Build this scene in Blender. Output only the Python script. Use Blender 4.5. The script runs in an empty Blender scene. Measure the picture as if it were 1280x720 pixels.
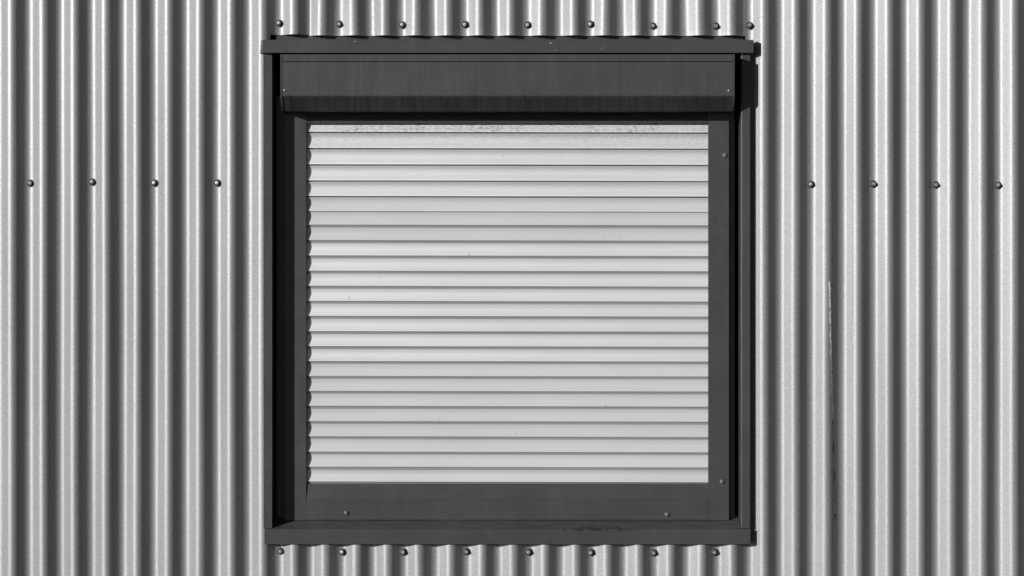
import bpy, bmesh, math, random
from mathutils import Vector, Matrix, noise as mnoise

random.seed(7)
SC = bpy.context.scene
COL = SC.collection

# ------------------------------------------------------------------ camera, sky, sun, exposure
DIST = 6.5            # camera to wall, metres
MPP = 0.00195         # metres per photo pixel on the wall plane
EYE = 1.62            # camera height
cam = bpy.data.cameras.new("camera")
cam.sensor_width = 36.0
cam.lens = 36.0 * DIST / (1280 * MPP)
cam.clip_start = 0.05
cam.clip_end = 2000.0
cam_o = bpy.data.objects.new("camera", cam)
cam_o.location = (0, -DIST, EYE)
cam_o.rotation_euler = (math.radians(90), 0, 0)
COL.objects.link(cam_o)
SC.camera = cam_o

TO_SUN = Vector((-1.14, -1.0, 0.365)).normalized()
SUN_EL = math.asin(TO_SUN.z)
SUN_ROT = math.atan2(TO_SUN.x, TO_SUN.y)

world = bpy.data.worlds.new("World")
SC.world = world
world.use_nodes = True
nt = world.node_tree
nt.nodes.clear()
sky = nt.nodes.new("ShaderNodeTexSky")
sky.sky_type = 'NISHITA'
sky.sun_disc = False
sky.sun_elevation = SUN_EL
sky.sun_rotation = SUN_ROT
bw = nt.nodes.new("ShaderNodeRGBToBW")        # black-and-white photograph
bg = nt.nodes.new("ShaderNodeBackground")
bg.inputs["Strength"].default_value = 0.05
wo = nt.nodes.new("ShaderNodeOutputWorld")
nt.links.new(sky.outputs[0], bw.inputs[0])
nt.links.new(bw.outputs[0], bg.inputs["Color"])
nt.links.new(bg.outputs[0], wo.inputs[0])

sun = bpy.data.lights.new("sun", 'SUN')
sun.energy = 5.0
sun.angle = math.radians(0.5)
sun.color = (1, 1, 1)
sun_o = bpy.data.objects.new("sun", sun)
sun_o.rotation_euler = TO_SUN.to_track_quat('Z', 'Y').to_euler()
sun_o.location = TO_SUN * 30
COL.objects.link(sun_o)

SC.view_settings.view_transform = 'Standard'
SC.view_settings.look = 'None'
SC.view_settings.exposure = -0.22
SC.view_settings.gamma = 1.0


# ------------------------------------------------------------------ measuring: photo pixel + depth in front of the wall -> metres
def X(px, d=0.0):
    return (px - 640.0) * MPP * (DIST - d) / DIST


def Z(py, d=0.0):
    return EYE + (360.0 - py) * MPP * (DIST - d) / DIST


D_SILL0 = 0.0265
D_BOX0 = 0.067       # depth of the shutter box front


# ------------------------------------------------------------------ materials
class Mat:
    def __init__(self, name):
        self.m = bpy.data.materials.new(name)
        self.m.use_nodes = True
        self.t = self.m.node_tree
        self.b = self.t.nodes["Principled BSDF"]

    def n(self, kind, **kw):
        nd = self.t.nodes.new(kind)
        for k, v in kw.items():
            setattr(nd, k, v)
        return nd

    def link(self, a, b):
        self.t.links.new(a, b)

    def math(self, op, a, b=None, c=None, clamp=False):
        nd = self.n("ShaderNodeMath", operation=op, use_clamp=clamp)
        for i, v in enumerate((a, b, c)):
            if v is None:
                continue
            if isinstance(v, (int, float)):
                nd.inputs[i].default_value = v
            else:
                self.link(v, nd.inputs[i])
        return nd.outputs[0]

    def ramp(self, v, a, b, lo=0.0, hi=1.0):
        nd = self.n("ShaderNodeMapRange", clamp=True)
        nd.inputs["From Min"].default_value = a
        nd.inputs["From Max"].default_value = b
        nd.inputs["To Min"].default_value = lo
        nd.inputs["To Max"].default_value = hi
        self.link(v, nd.inputs["Value"])
        return nd.outputs[0]

    def noise(self, scale, detail=2.0, rough=0.5, stretch=(1, 1, 1), off=(0, 0, 0)):
        g = self.n("ShaderNodeNewGeometry")
        mp = self.n("ShaderNodeMapping")
        mp.inputs["Scale"].default_value = stretch
        mp.inputs["Location"].default_value = off
        self.link(g.outputs["Position"], mp.inputs["Vector"])
        nz = self.n("ShaderNodeTexNoise")
        nz.inputs["Scale"].default_value = scale
        nz.inputs["Detail"].default_value = detail
        nz.inputs["Roughness"].default_value = rough
        self.link(mp.outputs[0], nz.inputs["Vector"])
        return nz.outputs["Fac"]

    def grey(self, v):
        c = self.n("ShaderNodeCombineColor")
        for i in range(3):
            if isinstance(v, (int, float)):
                c.inputs[i].default_value = v
            else:
                self.link(v, c.inputs[i])
        return c.outputs[0]

    def color(self, v):
        self.link(self.grey(v), self.b.inputs["Base Color"])

    def setv(self, **kw):
        names = dict(metal="Metallic", rough="Roughness", spec="Specular IOR Level", coat="Coat Weight", coat_rough="Coat Roughness")
        for k, v in kw.items():
            s = self.b.inputs[names[k]]
            if isinstance(v, (int, float)):
                s.default_value = v
            else:
                self.link(v, s)

    def bump(self, h, dist, strength=1.0):
        bp = self.n("ShaderNodeBump")
        bp.inputs["Strength"].default_value = strength
        bp.inputs["Distance"].default_value = dist
        self.link(h, bp.inputs["Height"])
        self.link(bp.outputs[0], self.b.inputs["Normal"])


def make_cladding(name, base, scratch=False):
    m = Mat(name)
    grain = m.noise(430, 1.0, 0.5)                     # metallic flake / orange peel
    blotch = m.noise(3.0, 3.0, 0.55, (1, 1, 0.35))
    run = m.noise(60, 2.0, 0.5, (1, 1, 0.02))
    v = m.math('MULTIPLY', m.ramp(grain, 0.35, 0.65, 0.85, 1.15), base)
    v = m.math('MULTIPLY', v, m.ramp(blotch, 0.3, 0.7, 0.92, 1.07))
    v = m.math('MULTIPLY', v, m.ramp(run, 0.3, 0.7, 0.94, 1.05))
    rough = m.ramp(m.noise(430, 1.0, 0.5, (1, 1, 1), (3, 1, 2)), 0.3, 0.7, 0.47, 0.53)
    metal = 0.40
    if scratch:                                        # long ragged scrape: bare bright metal above, grime below
        g = m.n("ShaderNodeNewGeometry")
        sp = m.n("ShaderNodeSeparateXYZ")
        m.link(g.outputs["Position"], sp.inputs[0])
        z = sp.outputs["Z"]
        wob = m.ramp(m.noise(45, 3.0, 0.6, (0, 0, 1)), 0.3, 0.7, -0.0018, 0.0018)
        x0, x1 = X(1036, 0.009), X(1044, 0.009)
        z0, z1 = Z(352), Z(645)
        line = m.ramp(z, z1, z0, x1, x0)
        dx = m.math('ABSOLUTE', m.math('SUBTRACT', sp.outputs["X"], m.math('ADD', line, wob)))
        wid = m.ramp(m.noise(140, 3.0, 0.7, (0.3, 0.3, 1), (5, 0, 0)), 0.34, 0.62, 0.0, 0.0025)
        hit = m.math('LESS_THAN', dx, wid)
        up = m.math('MULTIPLY', m.math('LESS_THAN', z, Z(352)), m.math('GREATER_THAN', z, Z(528)))
        dn = m.math('MULTIPLY', m.math('LESS_THAN', z, Z(518)), m.math('GREATER_THAN', z, Z(650)))
        gate = m.ramp(m.noise(28, 2.0, 0.6, (0, 0, 1), (0, 0, 9)), 0.47, 0.56)
        dn = m.math('MULTIPLY', dn, gate)
        hu = m.math('MULTIPLY', hit, up)
        hd = m.math('MULTIPLY', hit, dn)
        v = m.math('ADD', m.math('MULTIPLY', v, m.math('SUBTRACT', 1.0, hu)), m.math('MULTIPLY', hu, 0.72))
        v = m.math('MULTIPLY', v, m.math('SUBTRACT', 1.0, m.math('MULTIPLY', hd, 0.65)))
        rough = m.math('ADD', rough, m.math('MULTIPLY', m.math('ADD', hu, hd), 0.25))
        metal = m.math('MULTIPLY', m.math('SUBTRACT', 1.0, hu), 0.40)
    m.color(v)
    m.setv(metal=metal, rough=rough, spec=0.5)
    m.bump(grain, 0.0006, 0.35)
    return m.m


def make_trim(name, base, streak=0.0, rough=0.31, chips=False, stain=False):
    m = Mat(name)
    fine = m.noise(350, 2.0, 0.5)
    cloud = m.noise(7.0, 3.0, 0.6)
    v = m.math('MULTIPLY', m.ramp(fine, 0.3, 0.7, 0.95, 1.05), base)
    v = m.math('MULTIPLY', v, m.ramp(cloud, 0.3, 0.7, 0.92, 1.08))
    if streak:
        s1 = m.noise(85, 3.0, 0.65, (1, 0.6, 0.035))
        s2 = m.noise(14, 2.0, 0.5, (1, 0.6, 0.1))
        s = m.math('MULTIPLY', m.ramp(s1, 0.48, 0.74), m.ramp(s2, 0.35, 0.65))
        v = m.math('MULTIPLY', v, m.math('SUBTRACT', 1.0, m.math('MULTIPLY', s, streak)))
        # grime runs, widened to paint shade onto the sloped lower lip
        sp = m.n("ShaderNodeSeparateXYZ")
        gg = m.n("ShaderNodeNewGeometry")
        m.link(gg.outputs["Position"], sp.inputs[0])
        drip_shade = m.ramp(m.noise(110, 3.0, 0.7, (1, 0, 0.05), (2, 0, 0)), 0.15, 0.66)
        reach = m.ramp(m.noise(40, 2.0, 0.6, (1, 0, 0), (6, 0, 0)), 0.3, 0.7, Z(122, D_BOX0), Z(118, D_BOX0))
        low = m.ramp(m.math('SUBTRACT', sp.outputs["Z"], reach), -0.006, 0.003, 1.0, 0.0)
        v = m.math('MULTIPLY', v, m.math('SUBTRACT', 1.0, m.math('MULTIPLY', m.math('MULTIPLY', drip_shade, low), 0.62)))
        s3 = m.noise(120, 2.0, 0.6, (1, 0.6, 0.03), (4, 0, 0))
        v = m.math('MULTIPLY', v, m.ramp(s3, 0.3, 0.7, 0.95, 1.06))
    else:
        d = m.noise(90, 3.0, 0.6, (0.12, 1, 1))
        v = m.math('MULTIPLY', v, m.ramp(d, 0.3, 0.7, 0.95, 1.05))
    speck = m.math('GREATER_THAN', m.noise(240, 2.0, 0.5, (1, 1, 1), (7.7, 2, 5)), 0.765)
    v = m.math('ADD', v, m.math('MULTIPLY', speck, 0.10))
    rub = m.ramp(m.noise(26, 4.0, 0.65, (1, 1, 0.25), (3, 3, 3)), 0.52, 0.72)
    v = m.math('MULTIPLY', v, m.math('ADD', 1.0, m.math('MULTIPLY', rub, 0.16)))
    if stain:                                          # dried puddle marks along the front edge, dust further back
        sp = m.n("ShaderNodeSeparateXYZ")
        gg = m.n("ShaderNodeNewGeometry")
        m.link(gg.outputs["Position"], sp.inputs[0])
        depth = m.math('MULTIPLY', sp.outputs["Y"], -1.0)
        near = m.math('MULTIPLY', m.ramp(depth, 0.008, 0.016), m.ramp(sp.outputs["Z"], Z(664.3, D_SILL0), Z(663.0, D_SILL0)))
        side = m.math('MULTIPLY', m.ramp(sp.outputs["X"], X(690), X(712)), m.ramp(sp.outputs["X"], X(800), X(775)))
        blot = m.ramp(m.noise(55, 3.0, 0.6, (1.0, 1.6, 0.3), (0, 0, 1)), 0.49, 0.54)
        mark = m.math('MULTIPLY', m.math('MULTIPLY', near, side), blot)
        dust = m.math('MULTIPLY', m.ramp(m.noise(60, 4.0, 0.65, (0.3, 1, 1)), 0.4, 0.7), m.ramp(depth, 0.0240, 0.0200))
        v = m.math('MULTIPLY', v, m.math('ADD', 1.0, m.math('MULTIPLY', dust, 0.45)))
        v = m.math('MULTIPLY', v, m.math('SUBTRACT', 1.0, m.math('MULTIPLY', mark, 0.5)))
    if chips:
        c = m.math('GREATER_THAN', m.noise(160, 2.0, 0.5, (0.5, 1, 1), (1.3, 0, 0)), 0.752)
        v = m.math('ADD', v, m.math('MULTIPLY', c, 0.35))
    m.color(v)
    m.setv(metal=0.0, rough=m.ramp(cloud, 0.3, 0.7, rough - 0.04, rough + 0.06), spec=0.4)
    m.bump(fine, 0.0004, 0.12)
    return m.m


def make_slat(name, mult):
    """object colour: R = dirt, G = tone, B = gloss (fresh) or chalky (weathered) slat"""
    m = Mat(name)
    oi = m.n("ShaderNodeObjectInfo")
    sp = m.n("ShaderNodeSeparateColor")
    m.link(oi.outputs["Color"], sp.inputs[0])
    dirt, tone, gloss = sp.outputs[0], sp.outputs[1], sp.outputs[2]
    lines = m.noise(260, 2.0, 0.6, (0.01, 1, 1))
    cloud = m.noise(5.0, 3.0, 0.5, (0.6, 1, 1.5))
    grit = m.noise(280, 5.0, 0.75, (0.35, 1, 1))
    patch = m.noise(14, 3.0, 0.6, (0.5, 1, 1.6))
    v = m.math('MULTIPLY', tone, m.ramp(lines, 0.3, 0.7, 0.975, 1.02))
    v = m.math('MULTIPLY', v, m.ramp(cloud, 0.3, 0.7, 0.97, 1.03))
    dd = m.math('MULTIPLY', m.ramp(grit, 0.42, 0.60), m.ramp(patch, 0.34, 0.58, 0.35, 1.0))
    dd = m.math('MULTIPLY', dd, dirt)
    v = m.math('MULTIPLY', v, m.math('SUBTRACT', 1.0, m.math('MULTIPLY', dd, 0.8)))
    speck = m.math('GREATER_THAN', m.noise(120, 1.0, 0.5, (1, 1, 1), (2, 8, 1)), 0.80)
    v = m.math('MULTIPLY', v, m.math('SUBTRACT', 1.0, m.math('MULTIPLY', speck, 0.45)))
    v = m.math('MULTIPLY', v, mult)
    m.color(v)
    m.setv(metal=m.math('MULTIPLY', gloss, 0.46), rough=m.math('ADD', 0.52, m.math('MULTIPLY', dd, 0.3)), spec=0.4)
    m.bump(m.noise(300, 2.0, 0.5, (0.2, 1, 1)), 0.0003, 0.10)
    return m.m


def make_plain(name, base, rough=0.6, metal=0.0, scale=200, amp=0.12):
    m = Mat(name)
    v = m.math('MULTIPLY', m.ramp(m.noise(scale, 4.0, 0.6), 0.3, 0.7, 1 - amp, 1 + amp), base)
    m.color(v)
    m.setv(metal=metal, rough=rough, spec=0.4)
    return m.m


M_CLAD = make_cladding("silver_corrugated_steel", 0.312)
M_CLAD_SCR = make_cladding("silver_corrugated_steel_scraped", 0.312, scratch=True)
M_TRIM = make_trim("anthracite_trim", 0.0585)
M_TRIM_CHIP = make_trim("anthracite_trim_chipped", 0.0585, chips=True)
M_BOX = make_trim("anthracite_box_streaked", 0.061, streak=0.28)
M_SILL = make_trim("anthracite_sill", 0.0585, stain=True)
M_SLAT = make_slat("shutter_slat_paint", 1.0)
M_SLAT_SHADE = make_slat("shutter_slat_shaded_seam", 0.58)  # shade of slat undersides and seams, painted as a darker tone
M_SLAT_TIP = make_slat("shutter_slat_highlight_tip", 1.12)  # highlight along the slat tips, painted as a lighter tone
M_DARK = make_plain("black_backing", 0.02, 0.9)
M_SCREW = make_plain("steel_screw_head", 0.40, 0.46, 0.5)
M_WASHER = make_plain("dark_rubber_washer", 0.05, 0.6)
M_PLATE = make_trim("anthracite_end_plate", 0.065, rough=0.24)
M_LIP_SHADE = make_plain("shaded_back_lip", 0.035, 0.55)  # box back lip, its shade put into the base colour
M_GROUND = make_plain("asphalt", 0.05, 0.95, 0.0, 40, 0.35)


# ------------------------------------------------------------------ object helpers
def smooth(me, ang=30):
    for p in me.polygons:
        p.use_smooth = True
    me.set_sharp_from_angle(angle=math.radians(ang))


WORLD_AT = {}


def thing(name, label, cat, loc):
    o = bpy.data.objects.new(name, None)
    o.empty_display_size = 0.1
    COL.objects.link(o)
    o.location = loc
    o["label"] = label
    o["category"] = cat
    o["kind"] = "thing"
    WORLD_AT[o] = Vector(loc)
    return o


def place(name, me, parent, at):
    """link a mesh whose vertices are relative to `at` (world) under parent"""
    o = bpy.data.objects.new(name, me)
    COL.objects.link(o)
    at = Vector(at)
    if parent:
        o.parent = parent
        o.location = at - WORLD_AT[parent]
    else:
        o.location = at
    WORLD_AT[o] = at
    return o


def build(name, bm, mat, parent, ang=20, bevel=0.0, mats=None, seg=2):
    """bmesh in world metres -> one object with its origin at the middle of its base"""
    if bevel:
        es = [e for e in bm.edges if len(e.link_faces) == 2 and e.calc_face_angle(0) > math.radians(20)]
        bmesh.ops.bevel(bm, geom=es, offset=bevel, segments=seg, profile=0.5, affect='EDGES', clamp_overlap=True)
    bmesh.ops.recalc_face_normals(bm, faces=bm.faces)
    lo = Vector((min(v.co.x for v in bm.verts), min(v.co.y for v in bm.verts), min(v.co.z for v in bm.verts)))
    hi = Vector((max(v.co.x for v in bm.verts), max(v.co.y for v in bm.verts), max(v.co.z for v in bm.verts)))
    at = Vector(((lo.x + hi.x) / 2, (lo.y + hi.y) / 2, lo.z))
    for v in bm.verts:
        v.co -= at
    me = bpy.data.meshes.new(name)
    bm.to_mesh(me)
    bm.free()
    for mm in (mats or [mat]):
        me.materials.append(mm)
    smooth(me, ang)
    return place(name, me, parent, at)


def prism_x(bm, prof, x0, x1, taper=None):
    """closed profile of (depth, z) run along x"""
    a = [bm.verts.new((x0, -d, z)) for d, z in prof]
    b = [bm.verts.new((x1, -d, z)) for d, z in prof]
    n = len(prof)
    for i in range(n):
        j = (i + 1) % n
        bm.faces.new((a[i], a[j], b[j], b[i]))
    bm.faces.new(a[::-1])
    bm.faces.new(b)


def prism_z(bm, prof, z0, z1):
    """closed profile of (x, depth) run along z"""
    a = [bm.verts.new((x, -d, z0)) for x, d in prof]
    b = [bm.verts.new((x, -d, z1)) for x, d in prof]
    n = len(prof)
    for i in range(n):
        j = (i + 1) % n
        bm.faces.new((a[i], a[j], b[j], b[i]))
    bm.faces.new(a[::-1])
    bm.faces.new(b)


def box(bm, x0, x1, d0, d1, z0, z1):
    prism_z(bm, [(x0, d0), (x1, d0), (x1, d1), (x0, d1)], z0, z1)


def ribbon(pts, t):
    """open polyline -> closed profile of a folded sheet with thickness t (offset to the left of travel)"""
    n = len(pts)
    off = []
    for i in range(n):
        p = Vector(pts[i])
        dirs = []
        if i > 0:
            dirs.append((p - Vector(pts[i - 1])).normalized())
        if i < n - 1:
            dirs.append((Vector(pts[i + 1]) - p).normalized())
        ns = [Vector((-q.y, q.x)) for q in dirs]
        m = ns[0] if len(ns) == 1 else (ns[0] + ns[1]) / max(0.2, 1 + ns[0].dot(ns[1]))
        q = p + m * t
        off.append((q.x, q.y))
    return [tuple(p) for p in pts] + off[::-1]


# ------------------------------------------------------------------ corrugated cladding
PITCH = 39.07 * MPP
T_MAX = math.radians(40)
FLAT = 0.185                       # share of the pitch that is a straight flank
ARC = 0.5 - FLAT


def profile_table():
    """one period, u from -0.5..0.5, 0 = middle of the flank that faces left; returns [(u, depth)]"""
    R = ARC * PITCH / (2 * math.sin(T_MAX))
    sag = R * (1 - math.cos(T_MAX))
    rise = FLAT * PITCH * math.tan(T_MAX)
    top = rise + 2 * sag
    pts = []
    h = FLAT / 2
    for i in range(21):                                   # trough arc, centre u=-0.25
        a = -T_MAX + 2 * T_MAX * i / 20
        pts.append((-0.25 + R * math.sin(a) / PITCH, R * (1 - math.cos(a))))
    for f in (-0.75, 0, 0.75):
        pts.append((f * h, top / 2 + f * h * PITCH * math.tan(T_MAX)))
    for i in range(21):                                   # crest arc, centre u=0.25
        a = -T_MAX + 2 * T_MAX * i / 20
        pts.append((0.25 + R * math.sin(a) / PITCH, top - R * (1 - math.cos(a))))
    for f in (-0.75, 0, 0.75):
        pts.append((0.5 + f * h, top / 2 - f * h * PITCH * math.tan(T_MAX)))
    return pts, top


PROF, CREST = profile_table()


def prof_depth(u):
    u0 = PROF[0][0]
    u = (u - u0 + 1e-9) % 1.0 + u0
    us = [p[0] for p in PROF] + [PROF[0][0] + 1.0]
    ds = [p[1] for p in PROF] + [PROF[0][1]]
    for i in range(len(us) - 1):
        if us[i] <= u <= us[i + 1]:
            f = (u - us[i]) / max(1e-9, us[i + 1] - us[i])
            return ds[i] + f * (ds[i + 1] - ds[i])
    return ds[-1]


def sheet(name, parent, mat, xa, xb, za, zb, centre, pitch, seed, hole=None, flare_low=False, flare_high=False, lift=0.0, dent=0.0004, endwob=0.0):
    """corrugated sheet from xa..xb, za..zb; hole=(x0, x1, z0, z1) is cut away"""
    xs = []
    k0 = math.floor((xa - centre) / pitch) - 1
    k1 = math.ceil((xb - centre) / pitch) + 1
    for k in range(k0, k1 + 1):
        for u, d in PROF:
            x = centre + (k + u) * pitch
            if xa + 1e-4 < x < xb - 1e-4:
                xs.append(x)
    xs += [xa, xb]
    if hole:
        xs += [q for q in hole[:2] if xa < q < xb]
    xs = sorted(set(xs))
    zs = [za, zb]
    lo, hi = EYE - 0.85, EYE + 0.85
    z = lo
    while z < hi:
        if za < z < zb:
            zs.append(z)
        z += 0.045
    for q in (0.6, 0.3, 2.8, 3.2):
        if za < q < zb:
            zs.append(q)
    if hole:
        for q in hole[2:]:
            zs += [q]
    if flare_low:
        zs += [za + 0.0022, za + 0.006, za + 0.012]
    if flare_high:
        zs += [zb - 0.0022, zb - 0.006, zb - 0.012]
    zs = sorted(set(q for q in zs if za <= q <= zb))
    bm = bmesh.new()
    grid = []
    for z in zs:
        row = []
        for x in xs:
            d = prof_depth((x - centre) / pitch) + lift
            w = mnoise.noise(Vector((x * 9 + seed * 3.1, z * 2.2, seed))) * dent * 1.4
            w += mnoise.noise(Vector((x * 40 + seed, z * 6.0, seed + 5))) * dent * 0.5
            dx = mnoise.noise(Vector((x * 6 + seed, z * 1.6, seed + 9))) * 0.0009
            if endwob:
                e = math.exp(-min(abs(z - za) if flare_low else 9, abs(z - zb) if flare_high else 9) / 0.09)
                w += mnoise.noise(Vector((x * 26 + seed, z * 5.0, seed + 2))) * endwob * (0.5 + e)
                d = lift + (d - lift) * (1 - 0.10 * e)
            if flare_low and z - za < 0.004:
                w += 0.0010 * (1 - (z - za) / 0.004)
            if flare_high and zb - z < 0.004:
                w += 0.0010 * (1 - (zb - z) / 0.004)
            row.append(bm.verts.new((x + dx, -(d + w), z)))
        grid.append(row)
    for i in range(len(zs) - 1):
        for j in range(len(xs) - 1):
            cx, cz = (xs[j] + xs[j + 1]) / 2, (zs[i] + zs[i + 1]) / 2
            if hole and hole[0] < cx < hole[1] and hole[2] < cz < hole[3]:
                continue
            bm.faces.new((grid[i][j], grid[i][j + 1], grid[i + 1][j + 1], grid[i + 1][j]))
    bmesh.ops.delete(bm, geom=[v for v in bm.verts if not v.link_faces], context='VERTS')
    o = build(name, bm, mat, parent, ang=60)
    return o


wall = thing("corrugated_wall", "silver corrugated metal wall with upright ridges and rows of screws", "wall", (0, 0, 0))

Z_CUT_TOP = Z(45.0, 0)
Z_CUT_LOW = Z(677, 0.004)
XL_OPEN, XR_OPEN = X(338.5), X(931)
X_LAP = X(393.7)
left = sheet("corrugated_sheet", wall, M_CLAD, -3.4, X_LAP, 0.06, 3.1, X(45.3, 0.009), 39.07 * MPP, 1,
             hole=(XL_OPEN, X_LAP + 1, Z_CUT_LOW, Z(43.7, 0)))
right = sheet("corrugated_sheet", wall, M_CLAD_SCR, XR_OPEN, 3.4, 0.06, 3.1, X(1101.6, 0.009), 38.95 * MPP, 2)
upper = sheet("corrugated_sheet", wall, M_CLAD, X_LAP - 0.012, X(932), Z_CUT_TOP, 3.1, X(629.2, 0.009), 39.25 * MPP, 3,
              flare_low=True, lift=0.0012, endwob=0.0017)
lower = sheet("corrugated_sheet", wall, M_CLAD, X_LAP - 0.012, X(932), 0.06, Z_CUT_LOW, X(710.6, 0.009), 39.14 * MPP, 4,
              flare_high=True, lift=0.0012, endwob=0.0013)
bm = bmesh.new()
box(bm, -3.4, 3.4, -0.16, -0.13, 0.0, 3.1)
build("backing_board", bm, M_DARK, wall)


# ------------------------------------------------------------------ screws in the cladding
def hex_screw_mesh():
    bm = bmesh.new()

    def ring(r, d, n, rot=0.0):
        return [bm.verts.new((r * math.cos(rot + 2 * math.pi * i / n), -d, r * math.sin(rot + 2 * math.pi * i / n))) for i in range(n)]

    def bridge(a, b, mi):
        n = len(a)
        for i in range(n):
            f = bm.faces.new((a[i], a[(i + 1) % n], b[(i + 1) % n], b[i]))
            f.material_index = mi
    n = 24
    # sealing washer: rubber skirt, domed steel
    r0 = ring(0.0088, -0.0030, n); r1 = ring(0.0090, 0.0005, n); r2 = ring(0.0082, 0.0012, n)
    bridge(r0, r1, 1); bridge(r1, r2, 1)
    r3 = ring(0.0078, 0.0018, n); r4 = ring(0.0060, 0.0030, n)
    bridge(r2, r3, 1); bridge(r3, r4, 1)
    f = bm.faces.new(r4); f.material_index = 1
    # hexagonal head with a rounded top
    h0 = ring(0.0047, 0.0026, 6); h1 = ring(0.0047, 0.0068, 6); h2 = ring(0.0040, 0.0078, 6); h3 = ring(0.0022, 0.0082, 6)
    bridge(h0, h1, 0); bridge(h1, h2, 0); bridge(h2, h3, 0)
    f = bm.faces.new(h3); f.material_index = 0
    bmesh.ops.recalc_face_normals(bm, faces=bm.faces)
    me = bpy.data.meshes.new("screw")
    bm.to_mesh(me); bm.free()
    me.materials.append(M_SCREW); me.materials.append(M_WASHER)
    smooth(me, 30)
    return me


HEX = hex_screw_mesh()


def cladding_screw(px, py, parent, d=0.003):
    o = place("screw", HEX, parent, (X(px, d), -d, Z(py, d)))
    o.rotation_euler = (math.radians(random.uniform(-9, 9)), random.uniform(0, 1.0), math.radians(random.uniform(-11, 11)))
    return o


for px, py in ((38, 229), (115.3, 227.5), (193.2, 228.7), (272, 228.8)):
    cladding_screw(px, py, left)
for px, py in ((1013.6, 230.3), (1091.8, 230), (1169.8, 231), (1247.6, 231.5)):
    cladding_screw(px, py, right, 0.003)
cladding_screw(349, 29, left)
cladding_screw(350.6, 688.8, left)
for px, py in ((424.3, 30.2), (503, 31.2), (581.3, 30.6), (659.6, 31.2), (738, 30.2), (816.2, 32.4), (894.5, 32.6)):
    cladding_screw(px, py, upper, 0.0045)
cladding_screw(936.8, 31.8, right, 0.006)
for px, py in ((427.9, 690), (504, 690), (583, 689.5), (660.8, 690), (738.6, 690.6), (817, 691), (893, 690.3)):
    cladding_screw(px, py, lower, 0.0045)

# ------------------------------------------------------------------ flashings round the opening
D_JAMB, D_HEAD, D_SILL, D_GUIDE, D_BOX = 0.0226, 0.0365, 0.0265, -0.0225, 0.067
frame = thing("window_surround", "dark grey folded metal frame of head, sides and sill around the pale shutter", "window frame", (X(634), 0, Z(680)))

XLO, XLI = X(329.5, D_JAMB), X(340.0, D_JAMB)
XRI, XRO = X(926.2, D_JAMB), X(937.5, D_JAMB)
Z_SILL_F = Z(661.5, D_SILL)
Z_SILL_B = Z(651.0, D_GUIDE)


def fold(x, d, rad):
    return [(x + rad * (1 - math.cos(a)), d - rad * (1 - math.sin(a))) for a in [math.pi / 2 * i / 6 for i in range(7)]]


def sill_z(d):
    return Z_SILL_F + (Z_SILL_B - Z_SILL_F) * (D_SILL - d) / (D_SILL - D_GUIDE)


bm = bmesh.new()
prism_z(bm, ribbon([(XLO, 0.0), (XLO, D_JAMB), (XLI, D_JAMB), (XLI, -0.072)], -0.0013), sill_z(D_JAMB) + 0.001, Z(62, D_JAMB))
build("jamb_flashing", bm, M_TRIM, frame, bevel=0.0004)
bm = bmesh.new()
prism_z(bm, ribbon([(XRI, -0.072)] + fold(XRI, D_JAMB, 0.0032) + [(XRO, D_JAMB), (XRO, 0.0)], -0.0013), sill_z(D_JAMB) + 0.001, Z(62, D_JAMB))
build("jamb_flashing", bm, M_TRIM, frame, ang=5, bevel=0.0004)

# head flashing: cap in front of the cladding, upstand tucked behind it
hx0, hx1 = X(328.0, D_HEAD), X(942.0, D_HEAD)
hz1, hz0 = Z(50.0, D_HEAD), Z(66.0, D_HEAD)
bm = bmesh.new()
t = 0.0014
prism_x(bm, ribbon([(0.0195, hz1 + 0.002), (D_HEAD, hz1), (D_HEAD, hz0), (D_HEAD - 0.012, hz0 + 0.0005)], -t), hx0, hx1)
bmesh.ops.recalc_face_normals(bm, faces=bm.faces)
# folded end flap, flared outward on the left
a = [bm.verts.new(p) for p in ((hx0, -D_HEAD + 0.0003, hz1 - 0.0005), (hx0, -D_HEAD + 0.0003, hz0 + 0.0005),
                               (X(324.7, 0.026), -0.0200, hz0 - 0.001), (X(326.0, 0.026), -0.0200, hz1 + 0.001))]
b = [bm.verts.new((v.co.x + 0.0012, v.co.y + 0.0006, v.co.z)) for v in a]
for q in (a, b[::-1], (a[0], b[0], b[1], a[1]), (a[1], b[1], b[2], a[2]), (a[2], b[2], b[3], a[3]), (a[3], b[3], b[0], a[0])):
    bm.faces.new(q)
box(bm, hx1 - 0.0014, hx1 + 0.0002, 0.018, D_HEAD - 0.001, hz0 + 0.0008, hz1 - 0.0008)
head = build("head_flashing", bm, M_TRIM_CHIP, frame, bevel=0.0004)
bm = bmesh.new()
prism_x(bm, ribbon([(-0.0015, Z(34, 0)), (-0.0015, hz1 + 0.0005), (0.019, hz1 + 0.0002)], -0.0013), X(344), X(929.5))
build("upstand", bm, M_TRIM, head, bevel=0.0003)

# sill flashing
sx0, sx1 = X(330.7, D_SILL), X(938.0, D_SILL)
sz0 = Z(680.0, D_SILL)
bm = bmesh.new()
prism_x(bm, ribbon([(D_JAMB + 0.0005, sill_z(D_JAMB)), (D_SILL, Z_SILL_F), (D_SILL, sz0), (D_SILL - 0.008, sz0 + 0.001)], -0.0013), sx0, sx1)
box(bm, sx1 - 0.0016, sx1 + 0.0004, 0.004, D_SILL - 0.001, sz0 + 0.0005, Z_SILL_F - 0.0006)
box(bm, sx0 - 0.0004, sx0 + 0.0016, 0.004, D_SILL - 0.001, sz0 + 0.0005, Z_SILL_F - 0.0006)
prism_x(bm, ribbon([(-0.072, sill_z(-0.072)), (D_JAMB + 0.0004, sill_z(D_JAMB))], -0.0013), XLI + 0.0015, XRI - 0.0015)
box(bm, sx0 + 0.002, sx1 - 0.002, 0.0195, 0.0205, sill_z(0.02) - 0.02, sill_z(0.02) - 0.002)
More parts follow.
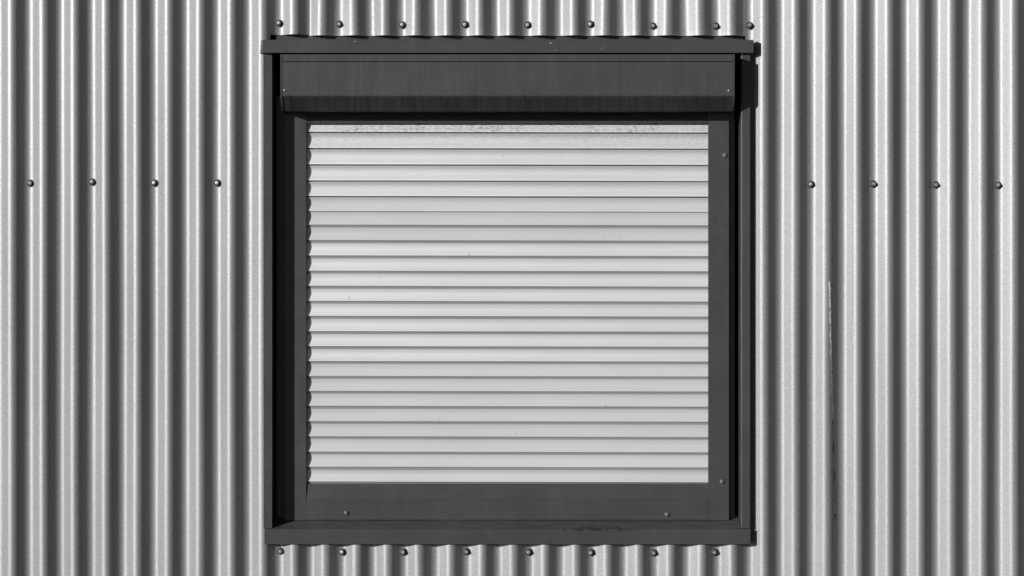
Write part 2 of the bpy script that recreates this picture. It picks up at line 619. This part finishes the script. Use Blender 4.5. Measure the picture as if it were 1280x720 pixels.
build("sill_flashing", bm, M_SILL, frame, bevel=0.0004)

# back flanges beside the guides
for a_, b_ in ((345.5, 356.5), (910.5, 918.2)):
    bm = bmesh.new()
    box(bm, X(a_, -0.0380), X(b_, -0.0380), -0.0420, -0.0380, sill_z(-0.0380) + 0.0005, Z(120, -0.0380))
    build("back_flange", bm, M_TRIM, frame, bevel=0.0004)

# ------------------------------------------------------------------ roller shutter
shut = thing("roller_shutter", "closed roller shutter with pale horizontal slats under a dark grey box", "roller shutter", (X(634), 0.03, Z(651)))

bx0, bx1 = X(352.6, D_BOX), X(916.2, D_BOX)
D_CH = 0.032
zb_top, zb_gr, zb_low = Z(68.0, D_BOX), Z(76.6, D_BOX), Z(119.8, D_BOX)
zb_bot = Z(139.0, D_CH)
root = place("shutter_box", bpy.data.meshes.new("shutter_box"), shut, ((bx0 + bx1) / 2, -D_CH, zb_bot))
bpy.data.objects.remove(root)
bm = bmesh.new()
prism_x(bm, [(D_BOX, zb_gr - 0.0018), (D_BOX, zb_low), (D_CH, zb_bot), (-0.0225, zb_bot), (-0.0225, zb_gr - 0.0018)], bx0, bx1)
boxo = build("shutter_box", bm, M_BOX, shut, bevel=0.0006)
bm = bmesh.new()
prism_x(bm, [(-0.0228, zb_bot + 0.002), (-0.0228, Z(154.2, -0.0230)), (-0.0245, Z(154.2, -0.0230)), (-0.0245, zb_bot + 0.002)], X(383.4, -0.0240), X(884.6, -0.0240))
build("back_lip", bm, M_LIP_SHADE, boxo, bevel=0.0003)  # rear lip of the box, coloured dark to stand for shade
bm = bmesh.new()
prism_x(bm, [(D_BOX, zb_gr), (D_BOX, zb_top), (-0.0225, zb_top), (-0.0225, zb_gr)], bx0 + 0.0002, bx1 - 0.0002)
build("top_strip", bm, M_BOX, boxo, bevel=0.0008)
for e0, e1 in ((bx0 - 0.0042, bx0 - 0.0003), (bx1 + 0.0003, bx1 + 0.0040)):
    bm = bmesh.new()
    prism_x(bm, [(D_BOX + 0.0012, zb_top + 0.0005), (D_BOX + 0.0012, zb_low - 0.0006), (D_CH + 0.0012, zb_bot - 0.0012), (-0.0230, zb_bot - 0.0012),
                 (-0.0230, zb_top + 0.0005)], e0, e1)
    build("end_plate", bm, M_PLATE, boxo, bevel=0.0019, seg=5, ang=50)


def dome_mesh(r, name="screw"):
    bm = bmesh.new()
    n, prev = 20, None
    prof = [(1.0, -0.12), (1.0, 0.10), (0.93, 0.30), (0.74, 0.48), (0.45, 0.60), (0.16, 0.64)]
    for rr, dd in prof:
        ring = [bm.verts.new((r * rr * math.cos(2 * math.pi * i / n), -r * dd, r * rr * math.sin(2 * math.pi * i / n))) for i in range(n)]
        if prev:
            for i in range(n):
                bm.faces.new((prev[i], prev[(i + 1) % n], ring[(i + 1) % n], ring[i]))
        prev = ring
    bm.faces.new(prev)
    bmesh.ops.recalc_face_normals(bm, faces=bm.faces)
    me = bpy.data.meshes.new(name)
    bm.to_mesh(me); bm.free()
    smooth(me, 40)
    return me


DOME = dome_mesh(0.0062)
DOME.materials.append(make_trim("dark_screw_head", 0.11, rough=0.3))
RIVET = dome_mesh(0.0036)
RIVET.materials.append(make_plain("bare_rivet", 0.25, 0.4, 0.5))
for px, py in ((356, 112.8), (911.3, 113.2)):
    place("rivet", RIVET, boxo, (X(px, D_BOX), -D_BOX, Z(py, D_BOX)))

# guide rails: folded channels, front flange covers the slat ends
gz0, gz1 = Z(650.2, D_GUIDE), zb_bot - 0.0005


def guide(xa, xb, inner_right):
    bm = bmesh.new()
    if inner_right:
        pts = [(xb, D_GUIDE), (xa, D_GUIDE), (xa, -0.075), (xb, -0.075)]
    else:
        pts = [(xb, -0.075), (xb, D_GUIDE), (xa, D_GUIDE)]
        pts = [(xa, -0.075), (xb, -0.075), (xb, D_GUIDE), (xa, D_GUIDE)]
    prism_z(bm, ribbon(pts, 0.0016 if True else 0), gz0, gz1)
    return build("guide_rail", bm, M_TRIM, shut, bevel=0.0004)


gl = guide(X(356.0, D_GUIDE), X(382.6, D_GUIDE), True)
gr = guide(X(885.2, D_GUIDE), X(911.0, D_GUIDE), False)
for px, py, g in ((362, 192.3, gl), (358.7, 600.5, gl), (906.3, 194, gr), (902.8, 602, gr)):
    place("screw", DOME, g, (X(px, D_GUIDE), -D_GUIDE, Z(py, D_GUIDE)))

# slats
SEAMS = [145.6, 165.7, 185.9, 206.2, 226.4, 245.9, 264.9, 284.3, 303.6, 322.7, 341.8, 360.8, 379.5, 398.3, 417.3, 436.0, 454.6, 473.3, 492.0, 510.8,
         529.8, 548.9, 568.0, 586.8, 605.4]
D_JOINT = -0.0285
SL0, SL1 = X(376, -0.0300), X(893, -0.0300)


def slat_mesh(kind):
    """curled slat profile, z 0 (foot) .. 0.0365, depth 0 = proudest line of the bead"""
    if kind == "open":        # hanging loose: the seam gap shows
        P = [(-9.0, -0.4), (-9.0, 0.2), (-2.6, 0.4), (-0.9, 0.7), (-0.15, 1.2), (0.0, 1.7), (-0.1, 2.4), (-0.5, 4.3), (-0.85, 5.6), (-1.2, 6.3),
             (-1.4, 7.1)]
        top, mid, ex = (34.0, -1.0), (19.5, -4.7), 2.7
    else:                     # stacked: underside of the tip meets the slat below
        P = [(-8.0, -0.8), (-4.6, -0.6), (-3.9, 0.2), (-3.6, 1.2), (-3.0, 2.6), (-1.9, 4.2), (-0.6, 5.8), (-0.12, 6.3), (0.0, 6.8), (-0.12, 7.9),
             (-0.5, 9.2), (-0.85, 10.0), (-1.25, 10.7), (-1.45, 11.5)]
        top, mid, ex = (37.6, -3.2), (25.0, -4.95), 2.1
    (d_a, z_a), (z_t, d_t), (zm, dm) = P[-1], top, mid
    n = 14
    for i in range(1, n + 1):
        z = z_a + (z_t - z_a) * i / n
        if z < zm:
            d = dm + (d_a - dm) * ((zm - z) / (zm - z_a)) ** 1.4
        else:
            d = dm + (d_t - dm) * ((z - zm) / (z_t - zm)) ** ex
        P.append((d, z))
    if kind == "open":
        P += [(-0.95, 34.4), (-1.4, 34.8), (-9.0, 34.9), (-9.0, 37.2)]
    else:
        P += [(-4.2, 38.4), (-7.0, 38.5)]
    P += [(-11.0, 37.2), (-11.0, -0.4)]
    bm = bmesh.new()
    prism_x(bm, [(d / 1000, z / 1000) for d, z in P], (SL0 - SL1) / 2, (SL1 - SL0) / 2)
    bmesh.ops.recalc_face_normals(bm, faces=bm.faces)
    me = bpy.data.meshes.new("slat")
    bm.to_mesh(me); bm.free()
    for mm in (M_SLAT, M_SLAT_SHADE, M_SLAT_TIP):
        me.materials.append(mm)
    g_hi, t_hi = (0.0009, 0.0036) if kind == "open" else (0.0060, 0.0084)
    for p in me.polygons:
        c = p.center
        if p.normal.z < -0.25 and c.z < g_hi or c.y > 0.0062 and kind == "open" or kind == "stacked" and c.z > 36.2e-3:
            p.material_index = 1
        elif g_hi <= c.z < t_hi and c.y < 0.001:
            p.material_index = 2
    smooth(me, 38)
    return me


SLAT = {k: slat_mesh(k) for k in ("open", "stacked")}
for i in range(24):
    y1, y0 = SEAMS[i], SEAMS[i + 1]
    zlo, zhi = Z(y0, D_JOINT), Z(y1, D_JOINT)
    kind = "open" if i < 6 else "stacked"
    o = place("slat", SLAT[kind], shut, ((SL0 + SL1) / 2, -D_JOINT, zlo))
    o.scale.z = (zhi - zlo) / 0.0372
    o.rotation_euler = (math.radians(random.uniform(-1.0, 1.0)), math.radians(0.11 + random.uniform(-0.0260, 0.03)), 0)
    chalky = 5 <= i <= 7 or 16 <= i <= 22
    dirt = (0.75, 0.26, 0.12, 0.07, 0.05, 0.04)[i] if i < 6 else random.uniform(0.0, 0.04)
    o.color = (dirt, (0.56 if chalky else 0.70 if i == 23 else 0.77) + random.uniform(-0.02, 0.02), 0.12 if chalky else 1.0, 1)

# bottom rail: upper strip leans back, lower strip flush with the guides
bm = bmesh.new()
rx0, rx1 = X(381.0, D_GUIDE), X(884.3, D_GUIDE)
zr0, zrc, zr1 = Z(649.8, D_GUIDE), Z(624.0, D_GUIDE), Z(604.6, -0.0270)
prism_x(bm, [(D_GUIDE - 0.0003, zr0), (D_GUIDE - 0.0003, zrc), (-0.0725, zrc), (-0.0725, zr0)], rx0 + 0.0036, rx1 + 0.0011)
prism_x(bm, [(D_GUIDE - 0.0009, zrc + 0.0002), (-0.0272, zr1), (-0.0725, zr1), (-0.0725, zrc + 0.0002)], X(377, -0.0260), X(890, -0.0260))
rail = build("bottom_rail", bm, M_TRIM, shut, bevel=0.0003)
for px, py in ((433, 641), (834, 643)):
    place("screw", DOME, rail, (X(px, D_GUIDE), -D_GUIDE, Z(py, D_GUIDE)))

# ------------------------------------------------------------------ ground in front of the wall
bm = bmesh.new()
vs = [bm.verts.new(p) for p in ((-300, -400, 0), (300, -400, 0), (300, 60, 0), (-300, 60, 0))]
bm.faces.new(vs)
g = build("ground", bm, M_GROUND, None)
g["kind"] = "structure"
g["label"] = "open asphalt ground in front of the corrugated wall"
